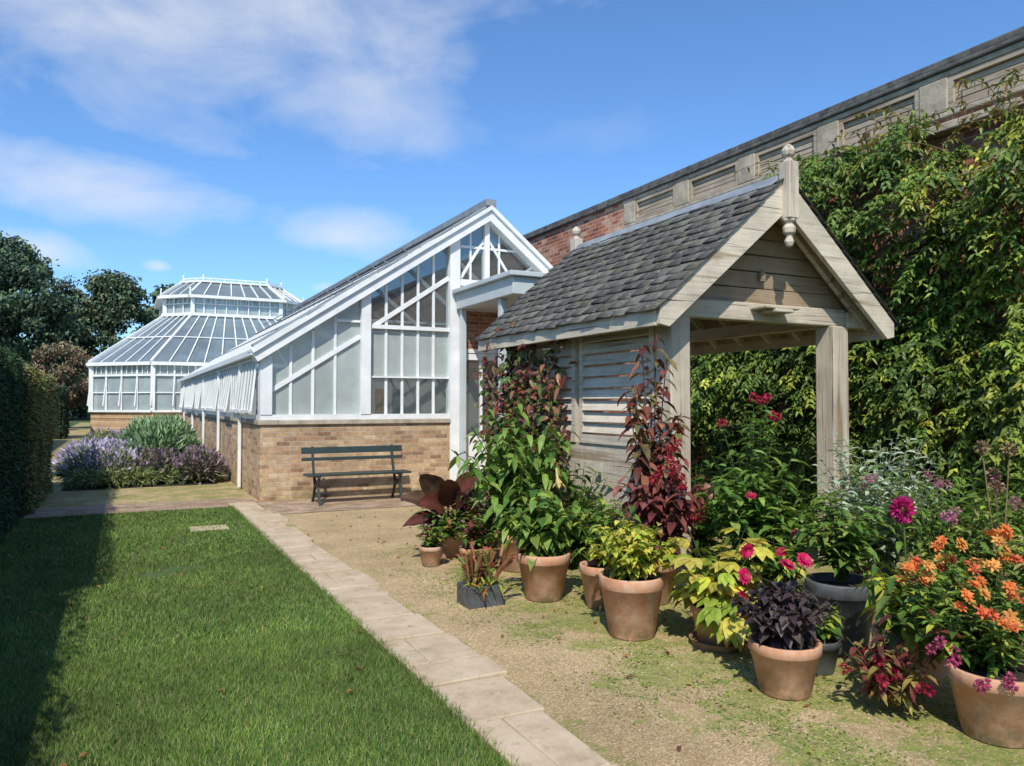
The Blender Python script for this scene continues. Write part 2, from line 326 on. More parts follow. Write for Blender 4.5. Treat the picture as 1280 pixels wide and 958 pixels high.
# ---------------------------------------------------------------- greenhouse
gh=empty('greenhouse')
YF,YE=13.1,31.0;XL=2.05;sl=.682;XR_=6.17;ZE=2.45
def rz(x): return ZE+(x-XL)*sl if x<=XR_ else ZE+(XR_-XL)*sl-(x-XR_)*.80
mb=MB();mb.box(XL,XL+.24,YF,YE,0,1.25);mb.box(XL+.24,5.40,YF+.001,YF+.24,0,1.25);mb.box(XL+.24,8.2,YE-.24,YE-.001,0,1.25);mb.obj('brick_base',BUFF,gh)
mb=MB();mb.box(XL-.04,XL+.28,YF-.04,YE,1.252,1.325);mb.box(XL+.283,5.40,YF-.042,YF+.28,1.252,1.327);mb.obj('stone_sill',STONE,gh,bevel=.01)
f=MB();yc=YF+.1
f.box(XL-.01,5.40,YF+.0,YF+.2,1.33,1.42)
for x,w,z0 in((XL+.09,.19,1.42),(3.82,.17,1.42),(5.50,.2,0.0),(7.45,.16,0.0)):
    f.box(x-w/2,x+w/2,YF-.01-w*.02,YF+.19,z0,rz(x)-.12)
f.beam((XL-.12,yc-.05,ZE-.03-.05),(XR_+.02,yc-.05,rz(XR_)-.08),.34,.20,mi=0)
f.beam((XR_-.02,yc-.05,rz(XR_)-.078),(8.15,yc-.05,rz(8.15)-.08),.336,.19)
f.beam((XL-.16,YF-.12,ZE+.0),(XR_+.02,YF-.12,rz(XR_)+.035),.1,.07);f.beam((XR_,YF-.12,rz(XR_)+.033),(8.15,YF-.12,rz(8.15)+.03),.1,.07)
f.box(XR_-.05,XR_+.05,YF+.02,YF+.17,3.95,rz(XR_)-.1)
f.beam((XL+.18,yc,1.82),(3.73,yc,1.82+1.5*.64),.07,.075);f.beam((3.91,yc,2.93),(5.4,yc,3.93),.07,.075)
for x in [2.55,2.92,3.30]: f.beam((x,yc,1.42),(x,yc,rz(x)-.2),.045,.03)
for x in [4.21,4.51,4.81,5.11]: f.beam((x,yc,1.42),(x,yc,rz(x)-.2),.045,.03)
f.box(3.3,3.73,YF+.05,YF+.13,3.02,3.06)
f.box(3.92,5.40,YF+.03,YF+.14,2.93,3.0);f.box(3.92,5.4,YF+.04,YF+.13,2.06,2.09)
f.box(5.6,7.37,YF+.01,YF+.17,3.80,3.92);f.box(5.6,7.37,YF+.02,YF+.16,2.55,2.63)
f.beam((5.65,yc,3.95),(6.15,yc,4.75),.04,.05);f.beam((6.2,yc,4.75),(6.75,yc,3.95),.04,.05);f.beam((6.75,yc,3.95),(7.2,yc,4.3),.04,.05);f.beam((5.65,yc,4.55),(7.0,yc,4.55),.04,.04)
for x in(5.85,6.45): f.beam((x,yc,3.92),(x,yc,rz(x)-.2),.035,.035)
f.box(5.6,5.70,YF+.03,YF+.12,0.05,2.55);f.box(6.42,6.52,YF+.03,YF+.12,0.05,2.55);f.box(5.7,6.42,YF+.035,YF+.11,.05,1.0);f.box(5.7,6.42,YF+.035,YF+.115,2.42,2.54);f.box(6.03,6.08,YF+.04,YF+.1,1,2.42)
y=YF+.22;n=17;dy=(YE-YF-.22)/n
f.box(XL-.01,XL+.16,YF+.2,YE,1.33,1.41);f.box(XL-.05,XL+.14,YF+.2,YE,2.33,2.45)
for i in range(n+1):
    yy=y+i*dy;f.box(XL,XL+.12,yy-.035,yy+.035,1.41,2.33,j=.002)
def so(i): return (.09,.10,.03,.12,.03,.11)[i%6]
for i in range(n):
    a=y+i*dy+.04;bb=y+(i+1)*dy-.04;o=so(i)
    T=(XL-.03,2.31);B=(XL-.03-o,1.47)
    for yy in(a,bb,(2*a+bb)/3,(a+2*bb)/3): f.beam((T[0],yy,T[1]),(B[0],yy,B[1]),.026,.03,up=(1,0,0))
    f.beam((B[0],a,B[1]),(B[0],bb,B[1]),.05,.05)
for i in range(31):
    yy=YF+.3+i*.585;f.beam((XL-.1,yy,ZE+.025),(XR_-.05,yy,rz(XR_)-.035),.022,.025)
f.beam((XL-.12,YF-.08,ZE-.01),(XL-.12,YE,ZE-.01),.09,.09)
for i in range(5): f.beam((XL-.06,YF+2+i*3.5,ZE),(XL-.06,YF+2+i*3.5,.05),.05,.05)
# interior roof trusses and glazing bars seen through the panes
for yy in(YF+2.5,YF+5,YF+8,YF+11):
    f.beam((XL+.1,yy,ZE-.1),(XR_,yy,rz(XR_)-.18),.06,.1);f.beam((XR_,yy,rz(XR_)-.18),(8.1,yy,rz(8.1)-.18),.06,.1);f.beam((XL+1.6,yy,rz(XL+1.6)-.2),(8.1,yy,rz(XL+1.6)-.2),.04,.05)
f.obj('white_frame',WHITE,gh)
mb=MB();mb.beam((XL-.14,YF-.03,ZE+.1),(XR_,YF-.03,rz(XR_)+.1),.16,.035);mb.beam((XR_,YF-.03,rz(XR_)+.1),(8.15,YF-.03,rz(8.15)+.09),.16,.035)
mb.beam((XR_,YF-.16,rz(XR_)+.12),(XR_,YE,rz(XR_)+.12),.2,.12)
for i in range(8):
    yy=YF+1.2+i*2.1;x=XR_-1.1
    for q in(0,1.3): mb.beam((x,yy+q,rz(x)+.05),(x-.2,yy+q,rz(x-.2)+.26),.014,.014)
    mb.beam((x-.2,yy-.1,rz(x-.2)+.26),(x-.2,yy+1.5,rz(x-.2)+.26),.018,.018)
for k in(1.2,2.6,3.5): mb.beam((XL+k,YF+.2,rz(XL+k)+.08),(XL+k,YE,rz(XL+k)+.08),.04,.03)
mb.obj('lead_flashing',LEAD,gh)
mb=MB();mb.poly([(XL-.1,YF+.05,ZE+.02),(XR_,YF+.05,rz(XR_)),(XR_,YE,rz(XR_)),(XL-.1,YE,ZE+.02)])
mb.poly([(8.19,YF+.05,rz(8.19)),(XR_,YF+.05,rz(XR_)),(XR_,YE,rz(XR_)),(8.19,YE,rz(8.19))]);mb.obj('roof_glazing',RGLASS,gh)
mb=MB();mb.poly([(XL+.18,yc+.01,1.42),(3.73,yc+.01,1.42),(3.73,yc+.01,rz(3.73)-.15),(XL+.18,yc+.01,rz(XL+.18)-.15)])
mb.poly([(3.91,yc+.01,2.09),(5.4,yc+.01,2.09),(5.4,yc+.01,2.93),(3.91,yc+.01,2.93)]);mb.obj('blind_panes',FROST,gh)
mb=MB();mb.poly([(3.91,yc,1.42),(5.4,yc,1.42),(5.4,yc,2.06),(3.91,yc,2.06)]);mb.poly([(3.91,yc,3.0),(5.4,yc,3.0),(5.4,yc,rz(5.4)-.15),(3.91,yc,rz(3.91)-.15)])
mb.poly([(5.6,yc,3.92),(7.3,yc,3.92),(7.3,yc,rz(7.3)-.15),(XR_,yc,rz(XR_)-.15),(5.6,yc,rz(5.6)-.15)]);mb.poly([(5.7,yc-.03,1.0),(6.42,yc-.03,1.0),(6.42,yc-.03,2.42),(5.7,yc-.03,2.42)])
mb.obj('clear_panes',GLASS,gh)
mb=MB()
for i in range(n):
    a=y+i*dy+.04;bb=y+(i+1)*dy-.04;o=so(i)
    mb.poly([(XL-.03,a,2.31),(XL-.03,bb,2.31),(XL-.03-o,bb,1.47),(XL-.03-o,a,1.47)])
mb.poly([(XL+.2,YE-.1,1.3),(8.1,YE-.1,1.3),(8.1,YE-.1,3.4),(XR_,YE-.1,5.2),(XL+.2,YE-.1,2.5)]);mb.obj('side_glazing',SGLASS,gh)
mb=MB();mb.box(XL+.3,8.1,YF+4.6,YF+4.7,0,2.2);mb.box(XL+.3,5.3,YF+.3,YF+.9,.85,.92);mb.box(XL+.25,8.19,YF+.25,YE-.25,.005,.02);mb.obj('interior_partition',INT,gh)
mb=MB()
for i in range(6): mb.box(3.7+i*.42,3.92+i*.42,YF+4.5,YF+4.58,1.35,1.95,mi=i%2)
mb.obj('notice_board',[simple('poster_red',(.4,.12,.06),(.5,.35,.2),5),simple('poster_dark',(.08,.1,.08),(.4,.4,.35),5)],gh)
mb=MB();mb.box(5.5,8.1,10.75,13.05,3.34,3.62);mb.box(5.42,8.1,10.67,13.06,3.623,3.70);mb.box(5.56,5.68,11.3,11.42,0,3.34);mb.box(5.56,5.66,12.93,13.03,0,3.34);mb.obj('canopy',GREYP,gh,bevel=.01)
mb=MB();mb.box(6.55,7.36,YF+.02,YF+.2,.0,2.54);mb.box(5.62,7.36,YF+.02,YF+.2,2.64,3.33);mb.obj('red_brick_pier',RED,gh)
# ---------------------------------------------------------------- pavilion
pv=empty('glass_pavilion');CX,CY=5.7,48.
def ring(h,c,z):
    k=h-c;return [Vector((CX+a,CY+b,z)) for a,b in((-h,k),(-h,-k),(-k,-h),(k,-h),(h,-k),(h,k),(k,h),(-k,h))]
f=MB();gl=MB();bk=MB();rg=MB()
def band(r0,r1,mb,mi=0):
    for i in range(8):
        j=(i+1)%8;mb.poly([r0[i],r0[j],r1[j],r1[i]],mi)
def bars(r0,r1,step,w,frame,corner=.16):
    for i in range(8):
        j=(i+1)%8;L=(r0[j]-r0[i]).length;k=max(1,round(L/step))
        for q in range(k):
            t=q/k;a=r0[i].lerp(r0[j],t);b_=r1[i].lerp(r1[j],t);ww=corner if q==0 else w
            frame.beam(a,b_,ww,ww,up=(0,1,.01) if abs(b_.z-a.z)>(b_.xy-a.xy).length else (0,0,1))
def rail(r,w,h,frame):
    for i in range(8): frame.beam(r[i],r[(i+1)%8],w,h)
b0=ring(7,2.7,0);b1=ring(7,2.7,1.2);band(b0,b1,bk);rail(ring(7.02,2.7,1.24),.2,.1,f)
band(ring(6.95,2.68,1.25),ring(6.95,2.68,3.55),gl);bars(ring(7,2.7,1.25),ring(7,2.7,3.55),.95,.08,f,.2)
rail(ring(7,2.7,3.0),.1,.09,f);rail(ring(7.08,2.73,3.56),.3,.16,f);bars(ring(7,2.7,3.02),ring(7,2.7,3.55),.32,.035,f,.05)
rail(ring(7.0,2.7,2.15),.05,.05,f);bars(ring(7.15,2.76,1.5),ring(7,2.7,2.9),.95,.05,f,.05)
za_,zb_,zc_=6.35,7.3,8.3
band(ring(7.1,2.74,3.62),ring(3.6,1.3,za_),rg);bars(ring(7.12,2.75,3.66),ring(3.62,1.3,za_+.04),.8,.05,f,.12);rail(ring(5.4,2.0,5.03),.05,.05,f)
band(ring(3.55,1.28,za_),ring(3.55,1.28,zb_),gl);bars(ring(3.6,1.3,za_),ring(3.6,1.3,zb_),.6,.06,f,.2);rail(ring(3.65,1.3,za_+.06),.2,.16,f);rail(ring(3.6,1.3,zb_-.3),.05,.05,f);rail(ring(3.8,1.36,zb_+.06),.35,.15,f)
bars(ring(3.6,1.3,zb_-.3),ring(3.6,1.3,zb_),.3,.03,f,.03)
band(ring(3.8,1.36,zb_+.15),ring(2.7,.95,zc_),rg);bars(ring(3.82,1.37,zb_+.18),ring(2.7,.95,zc_+.04),.7,.05,f,.12);rail(ring(2.7,.95,zc_+.06),.22,.1,f);rail(ring(2.65,.95,zc_+.25),.04,.05,f)
bars(ring(2.65,.95,zc_+.05),ring(2.65,.95,zc_+.25),.4,.03,f,.05);f.poly(ring(2.7,.95,zc_+.08))
for p in ring(2.65,.95,zc_)+ring(3.8,1.36,zb_+.1): f.beam(p,p+Vector((0,0,.45)),.07,.07,up=(0,1,0))
bk.box(3.0,7.5,31,41.0,0,1.2);f.box(2.95,7.55,31.02,40.98,2.75,2.95)
for i in range(11): f.box(2.96,3.08,31.1+i,31.18+i,1.2,2.75)
gl.poly([(3.02,31,1.2),(3.02,41,1.2),(3.02,41,2.75),(3.02,31,2.75)])
bk.obj('brick_base',BUFF,pv);f.obj('white_frame',WHITE,pv);gl.obj('wall_glazing',SGLASS,pv);rg.obj('roof_glazing',glass('pavilion_glass',.25,(.16,.20,.22),.15,.5),pv)
# ---------------------------------------------------------------- oak shelter
sh=empty('oak_shelter')
Y0,Y1=5.06,8.67;xl,xr,xa=3.95,6.85,5.40;ze,za=2.40,3.66
px=MB();py=MB();pz=MB();pd=MB()
for x,y_ in((4.35,5.4),(6.36,5.4),(4.35,8.35),(6.36,8.35)):
    pz.box(x-.11,x+.11,y_-.11,y_+.11,0,2.37)
pz.obj('posts',WZ,sh,bevel=.012)
su=(za-ze)/(xa-xl)
def barge(y,dep,th,mb):
    for s,xe in((-1,xl),(1,xr)):
        x0=xa;mb.prism_xz([(x0,za+.02),(xe,ze+.0),(xe,ze-.14),(xe-.10,ze-.16),(x0,za-dep)] if s>0 else [(x0,za+.02),(x0,za-dep),(xe+.10,ze-.16),(xe,ze-.14),(xe,ze)],y,y+th)
bb=MB();barge(Y0,.30,.05,bb);barge(Y1-.05,.30,.05,bb);bb.obj('bargeboards',wood('oak_barge',0,(.32,.27,.21),(.66,.60,.50)),sh,bevel=.004)
px.box(4.24,6.47,5.33,5.46,2.372,2.54);px.box(4.24,6.47,8.28,8.42,2.372,2.5)
px.box(6.47,6.80,5.30,5.42,2.36,2.52)
px.box(5.2,5.62,5.12,5.33,2.47,2.50);px.box(5.3,5.52,5.10,5.3,2.435,2.468)
px.obj('tie_beams',WX,sh,bevel=.01)
zs=[2.545,2.70,2.86,3.02,3.18,3.34,3.5]
for i in range(6):
    a,c_=zs[i],zs[i+1]-.012
    def hx(z): return (za-.06-z)/su
    yo=5.40+i*.012+random.uniform(-.012,.012);tt=random.uniform(-.006,.006);pd.prism_xz([(xa-hx(a),a+tt),(xa+hx(a),a-tt),(xa+hx(c_),c_-tt),(xa-hx(c_),c_+tt)],yo,yo+.025)
pd.prism_xz([(xa-.03,2.76),(xa+.03,2.76),(xa+.03,2.83),(xa,2.87),(xa-.03,2.83)],5.36,5.385)
pd.prism_xz([(xa-.8,2.56),(xa+.8,2.56),(xa,3.3)],5.52,5.53)
pd.obj('gable_boards',WDX,sh)
for x in(4.35,6.36): py.box(x-.07,x+.07,5.462,8.278,2.373,2.5)
py.box(xl-.02,xl+.03,Y0+.052,Y1-.052,ze-.15,ze-.02);py.box(xr-.03,xr+.02,Y0+.052,Y1-.052,ze-.15,ze-.02)
for i in range(8):
    yy=5.3+i*.45
    for xe in(xl+.05,xr-.05): py.beam((xe,yy,ze-.06),(xa,yy,za-.10),.05,.08)
for a,c_ in((5.53,6.78),(6.86,8.22)):
    py.box(4.24,4.32,a,a+.07,1.2,2.37);py.box(4.24,4.32,c_-.07,c_,1.2,2.37);py.box(4.238,4.322,a+.07,c_-.07,1.2,1.29);py.box(4.238,4.322,a+.07,c_-.07,2.29,2.37)
    z=1.35
    while z<2.28:
        py.beam((4.26,a+.071,z+random.uniform(-.004,.004)),(4.26,c_-.071,z+random.uniform(-.004,.004)),.018,.10,up=(.45,0,1));z+=.115
for i in range(22): py.box(4.255,4.285,5.53+i*.123,5.53+i*.123+.118,.1,1.195)
py.obj('louvred_side',wood('oak_louvre',1,(.32,.27,.21),(.68,.61,.50)),sh)
g=Leaves();rows=14
for s,xe in((-1,xl-.04),(1,xr+.04)):
    ze2=ze-.03;L=math.hypot(xa-xe,za-ze2)
    dv=np.array([(xa-xe)/L,0,(za+.02-ze2)/L]);nv=np.array([-dv[2]*(1 if s<0 else -1),0,abs(dv[0])])
    for r in range(rows):
        yy=Y0-.03-(r%2)*.12-random.random()*.03
        while yy<Y1+.03:
            w=random.uniform(.19,.27);a_=max(yy,Y0-.03)+.002;b_=min(yy+w,Y1+.03)-.004
            if b_-a_>.02:
                u0=r*L/rows-.01+random.uniform(-.014,.014);u1=min(L,u0+L/rows*1.5)
                base=np.array([xe,0,ze2]);h0=.022+random.uniform(0,.012);h1=.006;sk=random.uniform(-.009,.009);P=[]
                for (yv,u,h) in((a_,u0+sk,h0),(b_,u0-sk,h0+random.uniform(-.005,.005)),(b_,u1,h1),(a_,u1,h1)):
                    q=base+dv*u+nv*h;q[1]=yv;P.append(q)
                for (yv,u) in((a_,u0+sk),(b_,u0-sk)):
                    q=base+dv*u+nv*(h0-.010);q[1]=yv;P.append(q)
                F=np.array([[0,1,2],[0,2,3],[4,5,1],[4,1,0],[4,0,3],[5,2,1]])+g.n
                cc=np.array(random.choice([(.09,.088,.085),(.105,.10,.095),(.08,.078,.076),(.12,.118,.11),(.10,.095,.08),(.15,.145,.13)]))
                g._push(np.array(P),F,np.tile(cc,(6,1)))
            yy+=w
g.obj('slates',SLATE,sh)
mb=MB()
mb.prism_xz([(xl,ze-.02),(xa,za-.01),(xr,ze-.02),(xr-.03,ze-.04),(xa,za-.045),(xl+.03,ze-.04)],Y0+.055,Y1-.055);mb.obj('roof_boarding',WDX,sh)
mb=MB();mb.prism_xz([(xa-.14,za-.085),(xa-.03,za+.05),(xa+.03,za+.05),(xa+.14,za-.085)],Y0+.06,Y1-.06);mb.obj('lead_ridge',LEAD,sh,bevel=.02)
mb=MB()
for y_ in(Y0-.02,Y1+.02):
    mb.box(xa-.06,xa+.06,y_-.065,y_+.065,3.28,3.80)
    mb.lathe([(.0,3.02),(.03,3.03),(.045,3.07),(.03,3.11),(.03,3.13),(.055,3.15),(.06,3.2),(.035,3.235),(.06,3.26),(.06,3.285)],xa,y_,16)
    mb.lathe([(.055,3.798),(.035,3.82),(.03,3.84),(.055,3.86),(.065,3.90),(.045,3.94),(.02,3.96),(0,3.97)],xa,y_,16)
mb.obj('finials',wood('oak_finial',2,(.30,.26,.21),(.62,.56,.47)),sh,bevel=.006)
# ---------------------------------------------------------------- bench
bn=empty('park_bench')
mb=MB();x0,x1=2.62,4.32
for i in range(4): mb.box(x0,x1,12.12+i*.10,12.205+i*.10,.455,.485)
for z,h in((.84,.10),(.70,.05)):
    mb.beam((x0,12.56+(z-.48)*.22,z),(x1,12.56+(z-.48)*.22,z),.03,h,up=(0,.22,1))
mb.obj('slats',BENCHM,bn,bevel=.005)
mb=MB()
for x in(2.80,4.14):
    mb.beam((x,12.1,.45),(x,12.55,.44),.04,.035)
    for pts in([(12.16,.44),(12.22,.28),(12.14,.12),(12.05,.0)],[(12.50,.44),(12.44,.28),(12.52,.12),(12.62,.0)],[(12.52,.44),(12.58,.62),(12.66,.9)],[(12.22,.27),(12.33,.33),(12.44,.27)]):
        for a,c_ in zip(pts[:-1],pts[1:]): mb.beam((x,a[0],a[1]),(x,c_[0],c_[1]),.035,.035,up=(1,0,0))
mb.obj('cast_iron_legs',BENCHM,bn)
# ---------------------------------------------------------------- foliage
def hedge(name,x0,x1,y0,y1,h,n,cols,L,seed):
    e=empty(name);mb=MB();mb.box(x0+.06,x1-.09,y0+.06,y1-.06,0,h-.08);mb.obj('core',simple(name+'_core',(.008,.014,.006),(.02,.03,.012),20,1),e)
    g=Leaves();A=np.array([(y1-y0)*h*2,(x1-x0)*h*1.2,(x1-x0)*(y1-y0)]);k=(A/A.sum()*n).astype(int)
    P=[];Nn=[];r=rng.random
    n1=k[0];P.append(np.stack([np.full(n1,x1)-r(n1)**2*.12,y0+(y1-y0)*r(n1),h*r(n1)],1));Nn.append(np.tile([1.,0,0.3],(n1,1)))
    n1=k[1];P.append(np.stack([x0+(x1-x0)*r(n1),np.where(r(n1)<.5,y0+.05*r(n1),y1-.05*r(n1)),h*r(n1)],1));Nn.append(np.sign(P[-1][:,1:2]-(y0+y1)/2)*np.array([0,1.,0])+np.array([0,0,.3]))
    n1=k[2];P.append(np.stack([x0+(x1-x0)*r(n1),y0+(y1-y0)*r(n1),h-r(n1)**2*.12+.02],1));Nn.append(np.tile([0,0,1.],(n1,1)))
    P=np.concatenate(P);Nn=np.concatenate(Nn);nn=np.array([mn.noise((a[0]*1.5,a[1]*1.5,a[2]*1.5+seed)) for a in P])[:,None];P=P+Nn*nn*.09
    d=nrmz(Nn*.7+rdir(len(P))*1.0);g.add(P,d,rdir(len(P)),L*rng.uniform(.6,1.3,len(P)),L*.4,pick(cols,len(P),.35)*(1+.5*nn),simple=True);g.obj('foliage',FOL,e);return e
hedge('yew_hedge',-2.6,-1.22,6.0,12.9,2.25,52000,[(.03,.07,.02),(.05,.10,.03),(.022,.055,.016)],.05,1)
hedge('yew_hedge',-2.6,-1.22,-3.0,5.98,1.95,12000,[(.018,.042,.014),(.03,.065,.02)],.08,1)
hedge('beech_hedge',-2.6,-1.12,13.0,16.6,2.1,16000,[(.12,.17,.045),(.18,.19,.055),(.26,.17,.07),(.08,.13,.035)],.07,4)
hedge('yew_block',-3.9,-2.3,40,43,2.3,5000,[(.018,.035,.014),(.03,.055,.02)],.16,4)
hedge('yew_hedge',-14,-3.6,52,54,2.4,9000,[(.03,.05,.02),(.05,.07,.025)],.2,4)
hedge('yew_hedge',-4.6,-2.9,20,38,2.0,9000,[(.04,.07,.02),(.07,.08,.03)],.12,4)
# wisteria
g=Leaves();n=9400
Yv=rng.uniform(-.5,9.9,n);Zv=rng.random(n)**.9*4.95;P=[];Nn=[]
for y_,z_ in zip(Yv,Zv):
    top=4.80+.30*mn.noise((y_*1.1,0,5)) if y_<7.4 else 4.75-(y_-7.4)*.75
    if y_<5.4: top=4.35+.45*mn.noise((y_*1.5,0,5))
    top+=.18*mn.noise((y_*5,2,5))
    if z_>top: continue
    th=.50+.45*mn.noise((y_*.9,z_*.9,1))+.30*mn.noise((y_*2.7,z_*2.7,7))+.35*max(0,1-abs(z_-4.0)/1.2)*(1 if y_<7.3 else 0)+(.35 if y_<4.5 and z_<2.2 else 0)
    th*=min(1,(top-z_)/.35+.35)
    if mn.noise((y_*1.6+20,z_*1.6,3))>(.25 if z_>3.2 else .45) and y_<6.2 and z_>2.2: continue
    d=random.random()**.45*th
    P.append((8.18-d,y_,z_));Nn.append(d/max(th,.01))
P=np.array(P);Nn=np.array(Nn);n=len(P)
dirs=nrmz(np.stack([-.6+rng.normal(0,.45,n),rng.normal(0,.6,n),-.35+rng.normal(0,.4,n)],1))
tone=np.array([mn.noise((p[1]*1.2,p[2]*1.2,11))+.5*mn.noise((p[1]*4,p[2]*4,3)) for p in P])
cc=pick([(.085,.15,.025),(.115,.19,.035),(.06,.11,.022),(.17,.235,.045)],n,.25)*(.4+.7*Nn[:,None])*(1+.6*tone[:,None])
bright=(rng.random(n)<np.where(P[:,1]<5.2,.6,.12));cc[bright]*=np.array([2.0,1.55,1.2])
SL=rng.uniform(.18,.36,n)
for k in range(6):
    t=k/5.5
    p=P+dirs*(SL*t)[:,None]-np.array([0,0,1])*(SL*t*t*.35)[:,None]
    sd=nrmz(np.cross(dirs,np.array([0,0,1.])+rng.normal(0,.2,(n,3))))
    for sg in(-1,1):
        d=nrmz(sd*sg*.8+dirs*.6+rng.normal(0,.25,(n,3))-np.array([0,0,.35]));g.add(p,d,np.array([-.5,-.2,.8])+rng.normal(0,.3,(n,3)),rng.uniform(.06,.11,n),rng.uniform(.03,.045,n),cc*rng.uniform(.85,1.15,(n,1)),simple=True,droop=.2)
for i in range(110):
    y_=rng.uniform(1.5,7.2);p=np.array([8.0-rng.random()*.4,y_,3.9+rng.random()*.8]);pts=[p]
    d=np.array([rng.normal(-.1,.3),rng.normal(0,.6),.5+rng.random()*.5])
    for k in range(6): pts.append(pts[-1]+d*.11);d=d+np.array([rng.normal(0,.1),rng.normal(0,.15),-.22])
    pts=np.array(pts);g.tube(pts,.004,(.2,.14,.08),3)
    q=np.repeat(pts[1:],3,0);g.add(q,nrmz(rng.normal(size=(len(q),3))+[0,0,-.4]),(0,0,1),.08,.035,pick([(.18,.24,.05),(.28,.20,.08)],len(q)),simple=True)
for i in range(22):
    y_=rng.uniform(2,9.3);pts=[np.array([8.1,y_,0])]
    for k in range(12): pts.append(pts[-1]+np.array([rng.normal(0,.03),rng.normal(0,.12),.37]))
    pts=np.array(pts);pts[:,0]=np.clip(pts[:,0],7.95,8.15);g.tube(pts,np.linspace(.04,.012,13),(.18,.14,.10),5)
g.obj('wisteria',WIST)
# trees
def tree(name,x,y_,H,R,cols,n,trunk=.4,z0=.25,L=.4,shape=1.0,seed=0,dens=14):
    g=Leaves();rr=random.Random(seed);bark=(.07,.055,.04)
    g.tube([(x,y_,0),(x+.1*R*.3,y_,H*.35),(x,y_+.1,H*.7),(x,y_,H*.93)],[trunk,trunk*.7,trunk*.35,.04],bark,7)
    clumps=[]
    for i in range(dens*3):
        a=rr.random()*6.28;z=z0+(1-z0)*rr.random()**.85;rm=R*math.sin(math.pi*min(.98,max(.08,((z-z0)/(1-z0))**.75*.93+.07)))**.6*shape
        q=rm*(.25+.75*rr.random());c=np.array([x+q*math.cos(a),y_+q*math.sin(a),z*H]);cr=R*.23*rr.uniform(.5,1.3);clumps.append((c,cr,rr.uniform(.6,1.35)))
        if i%3==0:
            s=np.array([x,y_,max(.15,z-.22)*H]);g.tube([s,(s+c)/2+[0,0,.05*H],c],[trunk*.28,trunk*.15,.03],bark,4)
    for c,cr,t in clumps:
        k=n//len(clumps);d=rdir(k);rad=rng.random(k)**.45*rng.uniform(.8,1.2,k);p=c+d*(rad*cr)[:,None]*np.array([1,1,.75])
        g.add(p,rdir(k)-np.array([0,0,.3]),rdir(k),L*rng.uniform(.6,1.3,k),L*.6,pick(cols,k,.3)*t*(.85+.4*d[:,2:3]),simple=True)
    g.obj(name,FOL)
hazy=[(.055,.10,.06),(.07,.12,.065),(.095,.14,.065)]  # far tree greens, lighter and bluer: distance haze put into the leaf colour
tree('oak_tree',-10.0,84,16.5,8.0,hazy,30000,.6,.05,.45,seed=1,dens=40)
tree('lime_tree',-.8,86,14.2,5.6,hazy+[(.12,.13,.06)],24000,.5,.05,.4,seed=2,dens=34)
tree('bare_tree',-5.3,92,14.5,3.2,[(.09,.11,.07),(.11,.11,.08)],3600,.3,.15,.3,seed=3)
tree('sycamore_tree',5,100,15,5.5,hazy,9000,.5,.1,.6,seed=5,dens=20)
tree('oak_tree',-19,84,17,8.0,hazy,10000,.6,.05,.6,seed=6,dens=24)
tree('lime_tree',-6.5,99,11.5,4.5,hazy,9000,.4,.05,.5,seed=9,dens=20)
tree('cherry_tree',-3.3,57,5.2,2.7,[(.23,.13,.09),(.27,.17,.10),(.15,.15,.07),(.12,.13,.06)],7000,.2,.3,.22,seed=7,dens=20)
g=Leaves()
for i in range(230):
    a=math.radians(rng.uniform(-75,14));r=rng.uniform(104,125);c=np.array([r*math.sin(a),r*math.cos(a),rng.uniform(.5,8)])
    k=110;d=rdir(k);g.add(c+d*(rng.random(k)**.4*3.6)[:,None],rdir(k),rdir(k),1.0*rng.uniform(.6,1.3,k),.7,pick(hazy+[(.10,.12,.06)],k,.3)*rng.uniform(.6,1.4),simple=True)
g.obj('distant_trees',FOL)
def grow(g,x,y_,z0,H,R,ns,nl,L,W,cols,pitch=.2,stem=(.07,.10,.03),droop=.35,tmin=.2,fold=.22,sr=.005,palm=0,spread=1.0,lean=(0,0),hmin=.62):
    tips=[]
    for i in range(ns):
        a=rng.random()*6.28;rr=R*math.sqrt(rng.random());dx,dy=rr*math.cos(a)+lean[0],rr*math.sin(a)+lean[1]
        b0=np.array([x+dx*.08,y_+dy*.08,z0]);b2=np.array([x+dx,y_+dy,z0+H*(hmin+(1-hmin)*rng.random())*(1-.3*(rr/max(R,.01))**2)]);b1=b0+np.array([dx*.3*spread,dy*.3*spread,(b2[2]-z0)*.6])
        T=np.linspace(0,1,6)[:,None];pts=(1-T)**2*b0+2*T*(1-T)*b1+T*T*b2;g.tube(pts,np.linspace(sr,sr*.4,6),stem,4)
        t=tmin+(1-tmin)*(np.arange(nl)+rng.random(nl)*.6)/nl;t=np.minimum(t,1)[:,None];p=(1-t)**2*b0+2*t*(1-t)*b1+t*t*b2
        az=np.arange(nl)*2.4+rng.random()*6;d=np.stack([np.cos(az),np.sin(az),pitch+rng.normal(0,.25,nl)],1)
        sz=L*rng.uniform(.65,1.2,nl)*(1.1-.45*t[:,0]);ww=sz*(W/L);c=pick(cols,nl)*rng.uniform(.8,1.2)
        if palm:
            for q in np.linspace(-1,1,palm):
                ca,sa=math.cos(q*1.25),math.sin(q*1.25);dq=np.stack([d[:,0]*ca-d[:,1]*sa,d[:,0]*sa+d[:,1]*ca,d[:,2]-.1*abs(q)],1)
                g.add(p+nrmz(d)*L*.35,dq,(0,0,1),sz*(1-.25*abs(q)),ww,c,fold=fold*.6,droop=droop)
            for pp,q in zip(p,p+nrmz(d)*L*.35): g.tube([pp,q],.002,stem,3)
        else: g.add(p,d,np.array([0,0,1.])+rng.normal(0,.2,(nl,3)),sz,ww,c,fold=fold,droop=droop)
        tips.append(b2)
    return tips
